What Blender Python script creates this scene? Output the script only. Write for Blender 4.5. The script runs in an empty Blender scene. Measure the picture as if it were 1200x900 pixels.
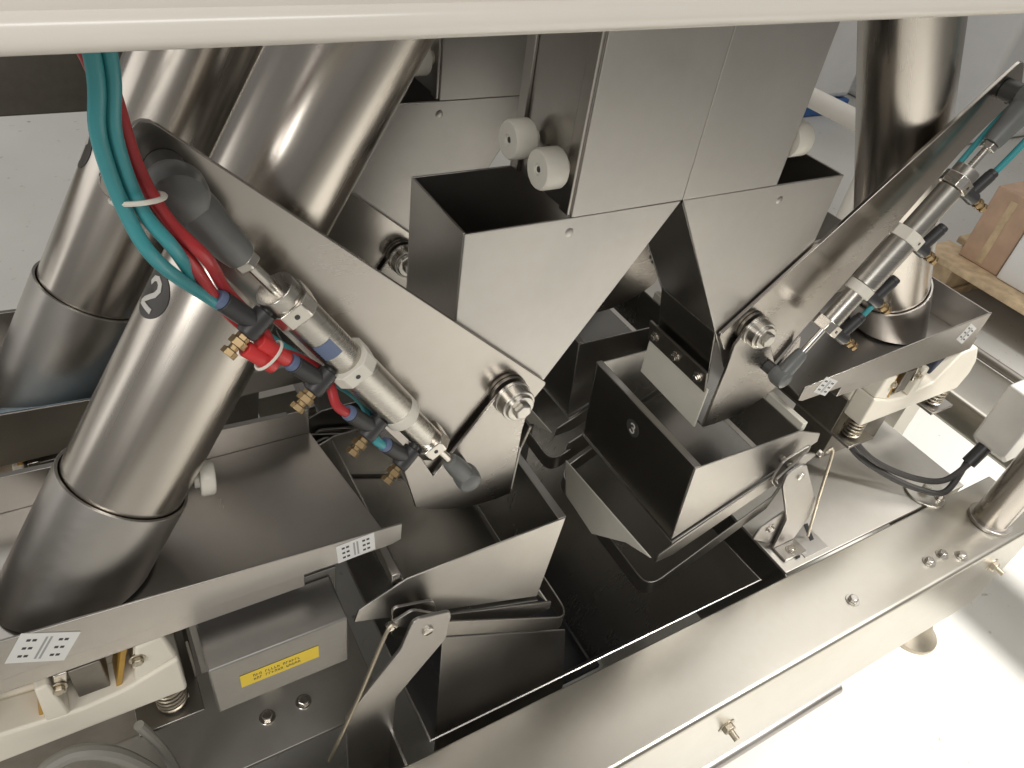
import bpy, bmesh, math, random
from mathutils import Vector, Matrix
random.seed(7)
S = bpy.context.scene
COL = S.collection
PI = math.pi

# ------------------------------------------------------------------ camera
cam_d = bpy.data.cameras.new('camera'); cam = bpy.data.objects.new('camera', cam_d); COL.objects.link(cam)
cam_d.sensor_width = 36; cam_d.lens = 26.16; cam_d.clip_start = .01; cam_d.clip_end = 200
R_ = Vector((.8640, -.4861, .1309)).normalized()
F_ = Vector((.4474, .6222, -.6424)).normalized()
F_ = (F_ - R_ * F_.dot(R_)).normalized(); U_ = R_.cross(F_)
mw = Matrix.Identity(4)
for i in range(3):
    mw[i][0] = R_[i]; mw[i][1] = U_[i]; mw[i][2] = -F_[i]
mw[2][3] = .75
cam.matrix_world = mw
S.camera = cam

# ------------------------------------------------------------------ light
w = bpy.data.worlds.new('World'); S.world = w; w.use_nodes = True
bg = w.node_tree.nodes['Background']; bg.inputs[0].default_value = (1.0, .968, .93, 1); bg.inputs[1].default_value = .21
def area(name, loc, to, sx, sy, power, col, spread=180):
    d = bpy.data.lights.new(name, 'AREA'); d.shape = 'RECTANGLE'; d.size = sx; d.size_y = sy; d.energy = power; d.color = col; d.spread = math.radians(spread)
    o = bpy.data.objects.new(name, d); COL.objects.link(o); o.location = loc
    dv = Vector(to) - Vector(loc)
    o.rotation_euler = (0, 0, 0) if abs(dv.z) > 2.2 else dv.to_track_quat('-Z', 'Y').to_euler()   # ceiling lamps hang level
    return o
sp = bpy.data.lights.new('work_lamp', 'SPOT'); sp.energy = 430; sp.color = (1, .972, .93); sp.spot_size = math.radians(62); sp.spot_blend = .75; sp.shadow_soft_size = .22
so = bpy.data.objects.new('work_lamp', sp); COL.objects.link(so); so.location = (1.55, -.55, 1.9); so.rotation_euler = (Vector((1.4, -.25, -.33)) - Vector(so.location)).to_track_quat('-Z', 'Y').to_euler()
area('ceiling_panel', (2.5, 1.15, 2.8), (2.4, 1.1, 0), 3.6, 1.5, 26, (1, .972, .93), 180)
area('side_lamp', (-2.3, -1.6, 1.7), (.1, .3, .3), 1.4, 1.0, 38, (1, .972, .93), 180)
area('ceiling_lamp', (.2, -1.4, 2.7), (.2, -1.3, 0), 1.8, .6, 22, (1, .972, .93), 120)
area('wall_fill', (-3.4, 2.2, .9), (.0, .9, .5), 2.4, 1.5, 14, (1, .972, .93), 180)  # added area light standing in for a bright wall at left rear
area('ceiling_lamp', (-1.6, 2.6, 2.7), (-1.5, 2.5, 0), 1.8, .9, 16, (1, .98, .94), 100)
area('ceiling_lamp', (4.6, 3.4, 2.9), (4.6, 3.4, 0), 2.0, 1.2, 22, (1, .98, .95), 80)
S.view_settings.view_transform = 'Standard'; S.view_settings.look = 'None'
S.view_settings.exposure = 0.1; S.view_settings.gamma = 1.0; S.view_settings.use_curve_mapping = False
S.render.engine = 'CYCLES'
S.cycles.max_bounces = 10; S.cycles.glossy_bounces = 8; S.cycles.diffuse_bounces = 4

# ------------------------------------------------------------------ materials
MATS = {}
def nmat(name):
    m = bpy.data.materials.new(name); m.use_nodes = True
    nt = m.node_tree; return m, nt, nt.nodes['Principled BSDF']
def steel(name, col, rough, spread=.08, grain=(1, 1, 60), gr_amt=.05, smudge=6., bump=.02, dirt=.12, aniso=0.):
    """brushed stainless: grain direction from stretched noise, handling smudges in the gloss"""
    m, nt, b = nmat(name); N = nt.nodes.new; L = nt.links.new
    tc = N('ShaderNodeTexCoord'); mp = N('ShaderNodeMapping'); mp.inputs['Scale'].default_value = grain
    L(tc.outputs['Object'], mp.inputs['Vector'])
    g = N('ShaderNodeTexNoise'); g.inputs['Scale'].default_value = 30; g.inputs['Detail'].default_value = 3
    L(mp.outputs[0], g.inputs['Vector'])
    s = N('ShaderNodeTexNoise'); s.inputs['Scale'].default_value = smudge; s.inputs['Detail'].default_value = 2.5; s.inputs['Roughness'].default_value = .5
    L(tc.outputs['Object'], s.inputs['Vector'])
    f = N('ShaderNodeTexNoise'); f.inputs['Scale'].default_value = 90; f.inputs['Detail'].default_value = 2
    L(tc.outputs['Object'], f.inputs['Vector'])
    r1 = N('ShaderNodeMapRange'); r1.inputs['From Min'].default_value = .25; r1.inputs['From Max'].default_value = .75
    r1.inputs['To Min'].default_value = rough - spread * .6; r1.inputs['To Max'].default_value = rough + spread
    L(s.outputs[0], r1.inputs['Value'])
    r2 = N('ShaderNodeMath'); r2.operation = 'MULTIPLY_ADD'; r2.inputs[1].default_value = gr_amt * 2
    L(g.outputs[0], r2.inputs[0]); L(r1.outputs[0], r2.inputs[2])
    L(r2.outputs[0], b.inputs['Roughness'])
    cr = N('ShaderNodeValToRGB'); cr.color_ramp.elements[0].position = .28; cr.color_ramp.elements[1].position = .72
    c = Vector(col); lo = c * (1 - dirt); cr.color_ramp.elements[0].color = (lo[0], lo[1] * .985, lo[2] * .96, 1); cr.color_ramp.elements[1].color = (*col, 1)
    mx = N('ShaderNodeMath'); mx.operation = 'MULTIPLY_ADD'; mx.inputs[1].default_value = .35; 
    L(f.outputs[0], mx.inputs[0])
    mm = N('ShaderNodeMath'); mm.operation = 'MULTIPLY'; mm.inputs[1].default_value = .67; L(s.outputs[0], mm.inputs[0]); L(mm.outputs[0], mx.inputs[2])
    L(mx.outputs[0], cr.inputs['Fac']); L(cr.outputs[0], b.inputs['Base Color'])
    b.inputs['Metallic'].default_value = 1
    b.inputs['Anisotropic'].default_value = aniso
    if bump:
        bp = N('ShaderNodeBump'); bp.inputs['Strength'].default_value = bump; bp.inputs['Distance'].default_value = .002
        L(g.outputs[0], bp.inputs['Height']); L(bp.outputs[0], b.inputs['Normal'])
    MATS[name] = m
def plain(name, col, rough=.5, metal=0., var=.12, scale=20, bump=0., spec=.5, trans=0.):
    m, nt, b = nmat(name); N = nt.nodes.new; L = nt.links.new
    tc = N('ShaderNodeTexCoord'); n = N('ShaderNodeTexNoise'); n.inputs['Scale'].default_value = scale; n.inputs['Detail'].default_value = 5
    L(tc.outputs['Object'], n.inputs['Vector'])
    cr = N('ShaderNodeValToRGB'); cr.color_ramp.elements[0].position = .35; cr.color_ramp.elements[1].position = .65
    cr.color_ramp.elements[0].color = (*[c * (1 - var) for c in col], 1); cr.color_ramp.elements[1].color = (*col, 1)
    L(n.outputs[0], cr.inputs[0]); L(cr.outputs[0], b.inputs['Base Color'])
    b.inputs['Roughness'].default_value = rough; b.inputs['Metallic'].default_value = metal
    b.inputs['Specular IOR Level'].default_value = spec
    if bump:
        bp = N('ShaderNodeBump'); bp.inputs['Strength'].default_value = bump; bp.inputs['Distance'].default_value = .002
        L(n.outputs[0], bp.inputs['Height']); L(bp.outputs[0], b.inputs['Normal'])
    MATS[name] = m
WARM = (.60, .565, .52)
steel('steel_sheet', (.47, .45, .425), .28, grain=(8, 1, 1), bump=.003, gr_amt=.03, dirt=.08)
steel('steel_bracket', (.45, .425, .395), .22, grain=(1, 1, 8), bump=0, spread=.09, gr_amt=.02, dirt=.08)
steel('steel_satin', (.47, .455, .435), .36, grain=(1, 1, 8), bump=.003, smudge=9, gr_amt=.02, dirt=.07)
steel('steel_tube', (.55, .515, .47), .15, grain=(3.2, 3.2, .05), bump=0, spread=.05, gr_amt=.09, dirt=.05)
steel('steel_collar', (.52, .50, .475), .29, grain=(4, 4, 12), bump=.004, gr_amt=.03, dirt=.07)
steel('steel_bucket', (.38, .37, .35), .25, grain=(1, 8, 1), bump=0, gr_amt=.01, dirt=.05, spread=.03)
steel('steel_base', (.58, .555, .50), .30, grain=(1, 10, 1), bump=.003, smudge=4, gr_amt=.02, dirt=.06)
steel('steel_housing', (.33, .32, .305), .42, bump=0)
steel('steel_deck', (.56, .54, .50), .48, bump=0, gr_amt=.02, dirt=.08)
steel('steel_bright', (.68, .65, .60), .16, bump=0)
steel('steel_barrel', (.55, .53, .49), .22, bump=0, spread=.05)
steel('steel_dark', (.30, .28, .25), .38, bump=.02, dirt=.3)
steel('brass', (.40, .29, .16), .28, bump=0, smudge=60)
steel('zinc', (.52, .47, .38), .35, bump=0, smudge=40)
plain('rubber', (.055, .055, .052), .45, scale=60)
plain('joint_grey', (.15, .155, .15), .36, scale=60)
plain('black_plastic', (.035, .035, .036), .42)
plain('teal_hose', (.05, .29, .32), .30, var=.08)
plain('red_hose', (.42, .03, .035), .32, var=.08)
plain('red_sleeve', (.62, .04, .04), .38, var=.1)
plain('blue_ring', (.12, .16, .27), .35)
plain('nylon', (.72, .69, .61), .42, var=.06)
plain('flap_plastic', (.70, .67, .58), .40, var=.06)
plain('feeder_paint', (.80, .75, .64), .36, var=.06, scale=14)
plain('amber', (.50, .29, .05), .45, var=.25, scale=30)
plain('coil_navy', (.03, .04, .07), .5)
plain('sticker', (.72, .72, .70), .5, var=.06)
plain('ink', (.05, .05, .05), .6)
plain('ink_grey', (.35, .35, .35), .6)
plain('yellow_label', (.80, .58, .05), .45, var=.08)
plain('disc_dark', (.06, .055, .05), .4)
plain('white_ink', (.75, .73, .68), .5)
plain('rail_paint', (.80, .76, .69), .2, var=.06, scale=8)
plain('cable', (.045, .042, .04), .5)
plain('cable_grey', (.26, .25, .22), .5)
plain('cardboard', (.55, .38, .27), .8, var=.15)
plain('wrap_white', (.80, .80, .79), .35, var=.06, bump=.4, scale=8)
plain('wood', (.68, .52, .33), .75, var=.3, scale=30)
plain('blue_crate', (.03, .12, .35), .5)
plain('pale_blue', (.42, .55, .64), .25, var=.15)
plain('box_grey', (.62, .60, .56), .4)
plain('shade_black', (.012, .012, .013), .7)  # near black, painted shade for the deck slots and funnel opening
def floor_mat():
    m, nt, b = nmat('floor_resin'); N = nt.nodes.new; L = nt.links.new
    tc = N('ShaderNodeTexCoord'); n = N('ShaderNodeTexNoise'); n.inputs['Scale'].default_value = 1.3; n.inputs['Detail'].default_value = 7
    n2 = N('ShaderNodeTexNoise'); n2.inputs['Scale'].default_value = 45; n2.inputs['Detail'].default_value = 4
    L(tc.outputs['Object'], n.inputs['Vector']); L(tc.outputs['Object'], n2.inputs['Vector'])
    cr = N('ShaderNodeValToRGB'); cr.color_ramp.elements[0].position = .3; cr.color_ramp.elements[1].position = .7
    cr.color_ramp.elements[0].color = (.50, .49, .46, 1); cr.color_ramp.elements[1].color = (.62, .61, .575, 1)
    L(n.outputs[0], cr.inputs[0])
    sp = N('ShaderNodeValToRGB'); sp.color_ramp.elements[0].position = .25; sp.color_ramp.elements[1].position = .34
    sp.color_ramp.elements[0].color = (.55, .5, .42, 1); sp.color_ramp.elements[1].color = (1, 1, 1, 1)
    L(n2.outputs[0], sp.inputs[0])
    mx = N('ShaderNodeMix'); mx.data_type = 'RGBA'; mx.blend_type = 'MULTIPLY'; mx.inputs[0].default_value = 1
    L(cr.outputs[0], mx.inputs[6]); L(sp.outputs[0], mx.inputs[7]); L(mx.outputs[2], b.inputs['Base Color'])
    b.inputs['Roughness'].default_value = .38
    MATS['floor_resin'] = m
floor_mat()

# ------------------------------------------------------------------ mesh helpers
class MB:
    def __init__(s): s.v = []; s.f = []
    def prism(s, pts, vec):
        n = len(pts); o = len(s.v); vec = Vector(vec)
        s.v += [Vector(p) for p in pts] + [Vector(p) + vec for p in pts]
        s.f += [tuple(range(o, o + n)), tuple(range(o + 2 * n - 1, o + n - 1, -1))]
        for i in range(n):
            j = (i + 1) % n; s.f.append((o + i, o + j, o + n + j, o + n + i))
        return s
    def box(s, x0, x1, y0, y1, z0, z1):
        return s.prism([(x0, y0, z0), (x1, y0, z0), (x1, y1, z0), (x0, y1, z0)], (0, 0, z1 - z0))
    def cyl(s, a, b, r0, r1=None, n=24, hole=0):
        a = Vector(a); b = Vector(b); r1 = r0 if r1 is None else r1
        return s.lathe(a, b - a, [(0, r0), ((b - a).length, r1)], n)
    def lathe(s, a, d, prof, n=24, ph=0.):
        """closed solid of revolution: prof = [(distance along d, radius)]"""
        a = Vector(a); d = Vector(d).normalized()
        e1 = d.orthogonal().normalized(); e2 = d.cross(e1); o = len(s.v)
        for t, r in prof:
            for i in range(n):
                an = 2 * PI * i / n + ph
                s.v.append(a + d * t + (e1 * math.cos(an) + e2 * math.sin(an)) * r)
        for k in range(len(prof) - 1):
            for i in range(n):
                j = (i + 1) % n
                s.f.append((o + k * n + i, o + k * n + j, o + (k + 1) * n + j, o + (k + 1) * n + i))
        s.f.append(tuple(o + i for i in range(n))[::-1]); m = o + (len(prof) - 1) * n
        s.f.append(tuple(m + i for i in range(n)))
        return s
    def tube(s, path, r, n=10, close=False):
        P = [Vector(p) for p in path]; o = len(s.v); m = len(P)
        up = None
        for k in range(m):
            t = (P[(k + 1) % m if close else min(k + 1, m - 1)] - P[k - 1 if (k > 0 or close) else 0]).normalized()
            if up is None: up = t.orthogonal().normalized()
            up = (up - t * up.dot(t)).normalized(); e2 = t.cross(up)
            for i in range(n):
                an = 2 * PI * i / n
                s.v.append(P[k] + (up * math.cos(an) + e2 * math.sin(an)) * r)
        for k in range(m if close else m - 1):
            for i in range(n):
                j = (i + 1) % n; k2 = (k + 1) % m
                s.f.append((o + k * n + i, o + k * n + j, o + k2 * n + j, o + k2 * n + i))
        if not close:
            s.f.append(tuple(o + i for i in range(n))[::-1]); s.f.append(tuple(o + (m - 1) * n + i for i in range(n)))
        return s
    def strap(s, path, side, wvec):
        """flat bar swept along path: rectangle spanned by side(k) offsets and the width vector"""
        P = [Vector(p) for p in path]; o = len(s.v); W = Vector(wvec); m = len(P)
        for k in range(m):
            t = (P[min(k + 1, m - 1)] - P[max(k - 1, 0)]).normalized(); nn = t.cross(W).normalized() * side
            s.v += [P[k], P[k] + nn, P[k] + nn + W, P[k] + W]
        for k in range(m - 1):
            a = o + 4 * k; b = a + 4
            for i in range(4):
                j = (i + 1) % 4; s.f.append((a + i, a + j, b + j, b + i))
        s.f.append((o, o + 1, o + 2, o + 3)); a = o + 4 * (m - 1); s.f.append((a + 3, a + 2, a + 1, a))
        return s
    def shell(s, rows, th):
        """solid sheet from a grid of points rows[i][j], thickened along th[i][j]"""
        o = len(s.v); R = len(rows); C = len(rows[0])
        for i in range(R):
            for j in range(C): s.v.append(Vector(rows[i][j]))
        for i in range(R):
            for j in range(C): s.v.append(Vector(rows[i][j]) + Vector(th[i][j]))
        q = R * C; ix = lambda i, j: o + i * C + j
        for i in range(R - 1):
            for j in range(C - 1):
                s.f.append((ix(i, j), ix(i, j + 1), ix(i + 1, j + 1), ix(i + 1, j)))
                s.f.append(tuple(x + q for x in (ix(i + 1, j), ix(i + 1, j + 1), ix(i, j + 1), ix(i, j))))
        for j in range(C - 1):
            for i in (0, R - 1): s.f.append((ix(i, j), ix(i, j + 1), ix(i, j + 1) + q, ix(i, j) + q))
        for i in range(R - 1):
            for j in (0, C - 1): s.f.append((ix(i, j), ix(i + 1, j), ix(i + 1, j) + q, ix(i, j) + q))
        return s
ORG = {}
def smooth_path(P, n=6):
    P = [Vector(p) for p in P]; out = []
    for i in range(len(P) - 1):
        a = P[max(i - 1, 0)]; b = P[i]; c = P[i + 1]; d = P[min(i + 2, len(P) - 1)]
        for k in range(n):
            t = k / n
            out.append(.5 * ((2 * b) + (c - a) * t + (2 * a - 5 * b + 4 * c - d) * t * t + (3 * b - a - 3 * c + d) * t ** 3))
    out.append(P[-1]); return out
def fillet(P, r, n=5):
    P = [Vector(p) for p in P]; out = [P[0]]
    for i in range(1, len(P) - 1):
        a = (P[i - 1] - P[i]); b = (P[i + 1] - P[i]); q = min(r, a.length * .45, b.length * .45)
        A = P[i] + a.normalized() * q; B = P[i] + b.normalized() * q
        for k in range(n + 1):
            t = k / n; out.append(A * (1 - t) ** 2 + P[i] * 2 * t * (1 - t) + B * t * t)
    out.append(P[-1]); return out
def round_poly(P, rs, n=4):
    """2-D polygon with filleted corners; rs one radius or a list"""
    out = []; m = len(P)
    for i in range(m):
        p = Vector(P[i]); a = Vector(P[i - 1]) - p; b = Vector(P[(i + 1) % m]) - p
        r = rs if not isinstance(rs, (list, tuple)) else rs[i]
        if r <= 0: out.append(p); continue
        q = min(r, a.length * .45, b.length * .45); A = p + a.normalized() * q; B = p + b.normalized() * q
        for k in range(n + 1):
            t = k / n; out.append(A * (1 - t) ** 2 + p * 2 * t * (1 - t) + B * t * t)
    return out
def thing(name, loc, label, cat, group=None, kind=None):
    o = bpy.data.objects.new(name, None); COL.objects.link(o); o.location = loc; o.empty_display_size = .02
    o['label'] = label; o['category'] = cat
    if group: o['group'] = group
    if kind: o['kind'] = kind
    ORG[o.name] = Vector(loc); return o
def obj(name, mb, mat, parent=None, bevel=.0008, seg=2, label=None, cat=None, group=None, kind=None, org=None, ang=35):
    off = ORG[parent.name] if parent else Vector(org or (0, 0, 0))
    me = bpy.data.meshes.new(name); me.from_pydata([tuple(v - off) for v in mb.v], [], mb.f)
    bm = bmesh.new(); bm.from_mesh(me); bmesh.ops.recalc_face_normals(bm, faces=bm.faces); bm.to_mesh(me); bm.free()
    me.polygons.foreach_set('use_smooth', [True] * len(me.polygons)); me.set_sharp_from_angle(angle=math.radians(ang))
    me.materials.append(MATS[mat])
    o = bpy.data.objects.new(name, me); COL.objects.link(o)
    if parent: o.parent = parent
    else: o.location = off
    ORG[o.name] = off
    if bevel:
        b = o.modifiers.new('edge', 'BEVEL'); b.width = bevel; b.segments = seg; b.limit_method = 'ANGLE'; b.angle_limit = math.radians(40); b.harden_normals = False
    for k, v in (('label', label), ('category', cat), ('group', group), ('kind', kind)):
        if v: o[k] = v
    return o

# ------------------------------------------------------------------ layout of the weigher
XC = .4135                   # plane of symmetry across the machine
ROW = .2255                  # the rear row repeats the front row this far back
YP = .39                     # front sheet of the front chute
FR = ('front', 'rear')
def P(s, u, y, z): return Vector((XC + s * u, y, z))
def side(s): return 'left' if s < 0 else 'right'

# ------------------------------------------------------------------ setting: floor
fl = MB().box(-30, 30, -30, 30, -.43, -.33)
obj('floor', fl, 'floor_resin', bevel=0, kind='structure', label='pale grey resin floor under the machine', org=(0, 0, -.33))

# ------------------------------------------------------------------ base frame
bf = thing('machine_frame', (XC, .2, -.33), 'long satin stainless base beam and deck plates carrying the weigher', 'machine frame')
prof = round_poly([(.174, 0), (.270, 0), (.270, -.215), (.174, -.215)], [.007, .002, .004, .006])
obj('front_beam', MB().prism([(-.7, y, z) for y, z in prof], (1.82, 0, 0)), 'steel_base', bf)
obj('deck_plate', MB().box(.676, 1.062, .2745, .92, -.006, -.001), 'steel_deck', bf)
obj('deck_plate', MB().box(-.7, .151, .334, .92, -.006, -.001), 'steel_deck', bf)
obj('deck_plate', MB().box(.151, .676, .83, .92, -.0065, -.0015), 'steel_base', bf)
obj('end_plate', MB().box(1.121, 1.126, .176, .268, -.21, -.004), 'steel_base', bf)
obj('inner_beam', MB().box(1.02, 1.058, .275, .92, -.12, -.0065), 'steel_base', bf)
obj('rear_beam', MB().box(-.7, 1.06, .925, .98, -.2, -.001), 'steel_base', bf)
obj('lower_rail', MB().box(-.7, 1.0, .205, .235, -.275, -.245), 'steel_base', bf)
obj('lower_rail', MB().cyl((-.7, .19, -.30), (.86, .19, -.30), .012), 'steel_sheet', bf)
for x, y in ((.09, .30), (.70, .30)):
    pass
def hexbolt(pos, d, r, h, washer=True, mat='steel_bright', parent=None, name='bolt'):
    pos = Vector(pos); d = Vector(d).normalized(); m = MB()
    t0 = 0
    if washer: m.lathe(pos, d, [(0, r * 1.45), (.0012, r * 1.45)], 20); t0 = .0013
    m.lathe(pos + d * t0, d, [(0, r), (h * .8, r), (h, r * .82)], 6, ph=random.random())
    return obj(name, m, mat, parent, bevel=.0003, seg=1)
for x, y in ((.725, .207), (.876, .203), (.905, .203), (.93, .19)):
    hexbolt((x, y, 0), (0, 0, 1), .006, .0055, True, 'steel_barrel', bf)
for x, z in ((.512, -.075), (1.03, -.055)):
    hexbolt((x, .174, z), (0, -1, 0), .008, .007, True, 'zinc', bf)
    obj('bolt_stud', MB().cyl((x, .168, z), (x, .155, z), .004, n=12), 'zinc', bf, bevel=0)
for x, y in ((.044, .372), (.08, .372)):
    hexbolt((x, y, -.001), (0, 0, 1), .0055, .004, True, 'steel_bright', bf)
# black plugs painted as shaded slots in the right deck, paler patch round them
obj('patch_plate', MB().box(.718, .762, .281, .325, -.0008, .0005), 'steel_satin', bf, bevel=0)
obj('slot_shade', MB().prism([(.745, .298, .0003), (.752, .298, .0003), (.765, .322, .0003), (.758, .322, .0003)], (0, 0, .001)), 'shade_black', bf, bevel=0)
obj('slot_shade', MB().prism([(.704, .284, .0003), (.711, .284, .0003), (.717, .294, .0003), (.710, .294, .0003)], (0, 0, .001)), 'shade_black', bf, bevel=0)
# levelling foot
ft = thing('levelling_foot', (1.09, .225, -.33), 'round steel levelling foot under the right end of the base beam', 'foot')
obj('foot_pad', MB().lathe((1.09, .205, -.33), (0, 0, 1), [(0, .042), (.008, .042), (.02, .030), (.035, .022), (.05, .016)], 32), 'zinc', ft)
obj('stem', MB().cyl((1.09, .205, -.28), (1.09, .205, -.216), .010, n=16), 'steel_dark', ft)
# the discharge funnel in the middle of the base
dc = thing('discharge_funnel', (XC, .5, -.3), 'dark sheet steel discharge funnel sunk into the base below the weigh buckets', 'funnel')
top = [(.178, .281), (.640, .281), (.640, .80), (.178, .80)]; bot = [(.30, .40), (.53, .40), (.53, .66), (.30, .66)]
zt = (-.004, -.03, -.03, -.03)
for i in range(4):
    j = (i + 1) % 4
    a = Vector((*top[i], zt[0] if i < 2 else -.03)); b = Vector((*top[j], zt[0] if j < 2 else -.03)); c = Vector((*bot[j], -.31)); d = Vector((*bot[i], -.31))
    nrm = (b - a).cross(d - a).normalized() * .0022
    obj('funnel_wall', MB().prism([a, b, c, d], nrm), 'steel_sheet' if i == 3 else 'steel_bucket', dc, bevel=.0005)  # left wall gets a paler steel so that it looks lit
obj('mouth_shade', MB().box(.29, .54, .39, .67, -.325, -.316), 'shade_black', dc, bevel=0)  # black slab in place of the shade down the open funnel
# walls of the base well that the funnel hangs in
obj('well_wall', MB().box(.148, .1505, .272, .92, -.215, -.0068), 'steel_bucket', bf, bevel=0)
obj('well_wall', MB().box(.6765, .679, .272, .92, -.215, -.0068), 'steel_bucket', bf, bevel=0)

# ------------------------------------------------------------------ product chutes (front and rear)
D = .09
def chute(j):
    y0 = YP + j * ROW; y1 = y0 + D; t = .002
    c = thing('product_chute', (XC, y0, .3), '%s chute of satin sheet steel with two open side pockets and two splayed legs' % ('front' if j == 0 else 'rear'), 'chute', 'two chutes one behind the other')
    W1 = .106; W2 = .193; ZF = .499
    obj('upper_panel', MB().box(XC - W1, XC - .0002, y0, y0 + t, ZF + .0002, .95), 'steel_satin', c, .0006)
    obj('upper_panel', MB().box(XC + .0002, XC + W1, y0, y0 + t, ZF + .0002, .95), 'steel_satin', c, .0006)
    obj('back_panel', MB().box(XC - W1, XC + W1, y1 - t, y1, ZF, .95), 'steel_satin', c, .0006)
    for s in (-1, 1):
        pp = [(0.0008, ZF), (W2, ZF), (W2, .40), (W2 - .004, .285), (.135, .288), (.1015, .34)]
        obj('leg_panel', MB().prism([P(s, u, y0, z) for u, z in pp], (0, t, 0)), 'steel_satin', c, .0006)
        obj('leg_panel', MB().prism([P(s, u, y1 - t, z) for u, z in pp], (0, t, 0)), 'steel_satin', c, .0006)
        yi0, yi1 = y0 + t, y1 - t
        # duct side wall with folded lips
        obj('side_wall', MB().prism([P(s, W1 - t, yi0, .50), P(s, W1 - t, yi1, .50), P(s, W1 - t, yi1, .95), P(s, W1 - t, yi0, .95)], (s * t, 0, 0)), 'steel_sheet', c, .0006)
        obj('edge_lip', MB().prism([P(s, W1, yi0, .50), P(s, W1, yi0 + .012, .50), P(s, W1, yi0 + .012, .95), P(s, W1, yi0, .95)], (s * .003, 0, 0)), 'steel_sheet', c, .0008)
        obj('edge_lip', MB().prism([P(s, W1, yi1, .50), P(s, W1, yi1 - .012, .50), P(s, W1, yi1 - .012, .95), P(s, W1, yi1, .95)], (s * .003, 0, 0)), 'steel_sheet', c, .0008)
        # outer wall of the pocket and the inner sloping wall
        obj('pocket_wall', MB().prism([P(s, W2 - t, yi0, ZF), P(s, W2 - t, yi1, ZF), P(s, W2 - t, yi1, .287), P(s, W2 - t, yi0, .287)], (s * t, 0, 0)), 'steel_sheet', c, .0006)
        obj('inner_wall', MB().prism([P(s, .003, yi0, ZF - .004), P(s, .003, yi1, ZF - .004), P(s, .1015, yi1, .341), P(s, .1015, yi0, .341)], (s * .0018, 0, .0012)), 'steel_sheet', c, .0005)
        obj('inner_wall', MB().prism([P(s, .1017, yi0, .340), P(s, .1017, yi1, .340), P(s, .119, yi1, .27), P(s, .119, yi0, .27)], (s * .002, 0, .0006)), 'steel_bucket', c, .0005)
        # white plastic flap clamped to the lower edge by a bar with screws
        obj('clamp_bar', MB().prism([P(s, .1085, yi0 - .006, .292), P(s, .1085, yi1 + .006, .292), P(s, .1155, yi1 + .006, .264), P(s, .1155, yi0 - .006, .264)], (-s * .003, 0, -.0007)), 'steel_dark', c, .0006)
        obj('flap', MB().prism([P(s, .1165, yi0 - .008, .268), P(s, .1165, yi1 + .006, .268), P(s, .118, yi1 + .006, .215), P(s, .118, yi0 - .008, .213)], (-s * .002, 0, 0)), 'flap_plastic', c, .0005)
        for y in (yi0 + .006, (yi0 + yi1) / 2, yi1 - .006):
            hexbolt(P(s, .1095, y, .277), (-s, 0, -.25), .0042, .004, True, 'steel_bright', c, 'screw')
        # white thumb knobs on the duct side
        for y, z in ((yi0 + .012, .533), (yi0 + .055, .536)):
            k = MB().lathe(P(s, W1 + .003, y, z), (s, 0, 0), [(0, .006), (.006, .006), (.0061, .0135), (.008, .0147), (.022, .0147), (.0242, .0135), (.0243, .004), (.0225, .0038)], 28)
            ko = obj('knob', k, 'nylon', c, .0004)
            obj('knob_screw', MB().cyl(P(s, W1 + .0255, y, z), P(s, W1 + .0262, y, z), .0022, n=10), 'ink', ko, bevel=0)
    # bracket arms welded to the front of the legs
    for s in (-1, 1):
        yb = y0 - .0055
        if j == 0:
            br = [(.3785, .597), (.4065, .562), (.362, .517), (.262, .361), (.222, .299), (.205, .2705), (.156, .350), (.1385, .327), (.118, .318), (.1005, .343)]
            rr = [.010, .012, .02, .02, .004, .003, .004, .01, .006, .004]
        else:
            br = [(.25, .470), (.262, .361), (.222, .299), (.205, .2705), (.156, .350), (.1385, .327), (.118, .318), (.1005, .343)]
            rr = [.01, .02, .004, .003, .004, .01, .006, .004]
        bo = obj('bracket_arm', MB().prism([P(s, u, yb, z) for u, z in round_poly(br, rr)], (0, .004, 0)), 'steel_bracket', c, .0006)
        if j == 0:
            h = MB().lathe(P(s, .390, yb - .0006, .560), (0, 1, 0), [(0, .0052), (.0005, .0052)], 20)
            obj('bolt_hole', h, 'sticker', bo, bevel=0)
            obj('hole_rim', MB().lathe(P(s, .390, yb - .0003, .560), (0, 1, 0), [(0, .0068), (.0003, .0068)], 20), 'ink', bo, bevel=0)
    # weld spots
    for s, u, z in ((-1, .1055, .487), (1, .117, .484)):
        obj('weld_dimple', MB().lathe(P(s, u, y0 - .0006, z), (0, 1, 0), [(0, .0022), (.0007, .0042)], 14), 'steel_satin', c, bevel=0)
    return c
for j in (0, 1): chute(j)

# ------------------------------------------------------------------ unseen hopper added over the tubes, shades the bucket interiors
sh = thing('unseen_hopper', (XC, .62, .93), 'unseen steel hopper added above the feed tubes, shading the bucket interiors', 'hopper')
obj('hopper_shell', MB().prism([(.13, .36, 1.0), (.70, .36, 1.0), (.70, .92, 1.0), (.13, .92, 1.0)], (0, 0, .40)), 'steel_dark', sh, .002)
obj('hopper_base', MB().box(.16, .67, .38, .90, .952, .999), 'steel_dark', sh, .002)

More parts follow.
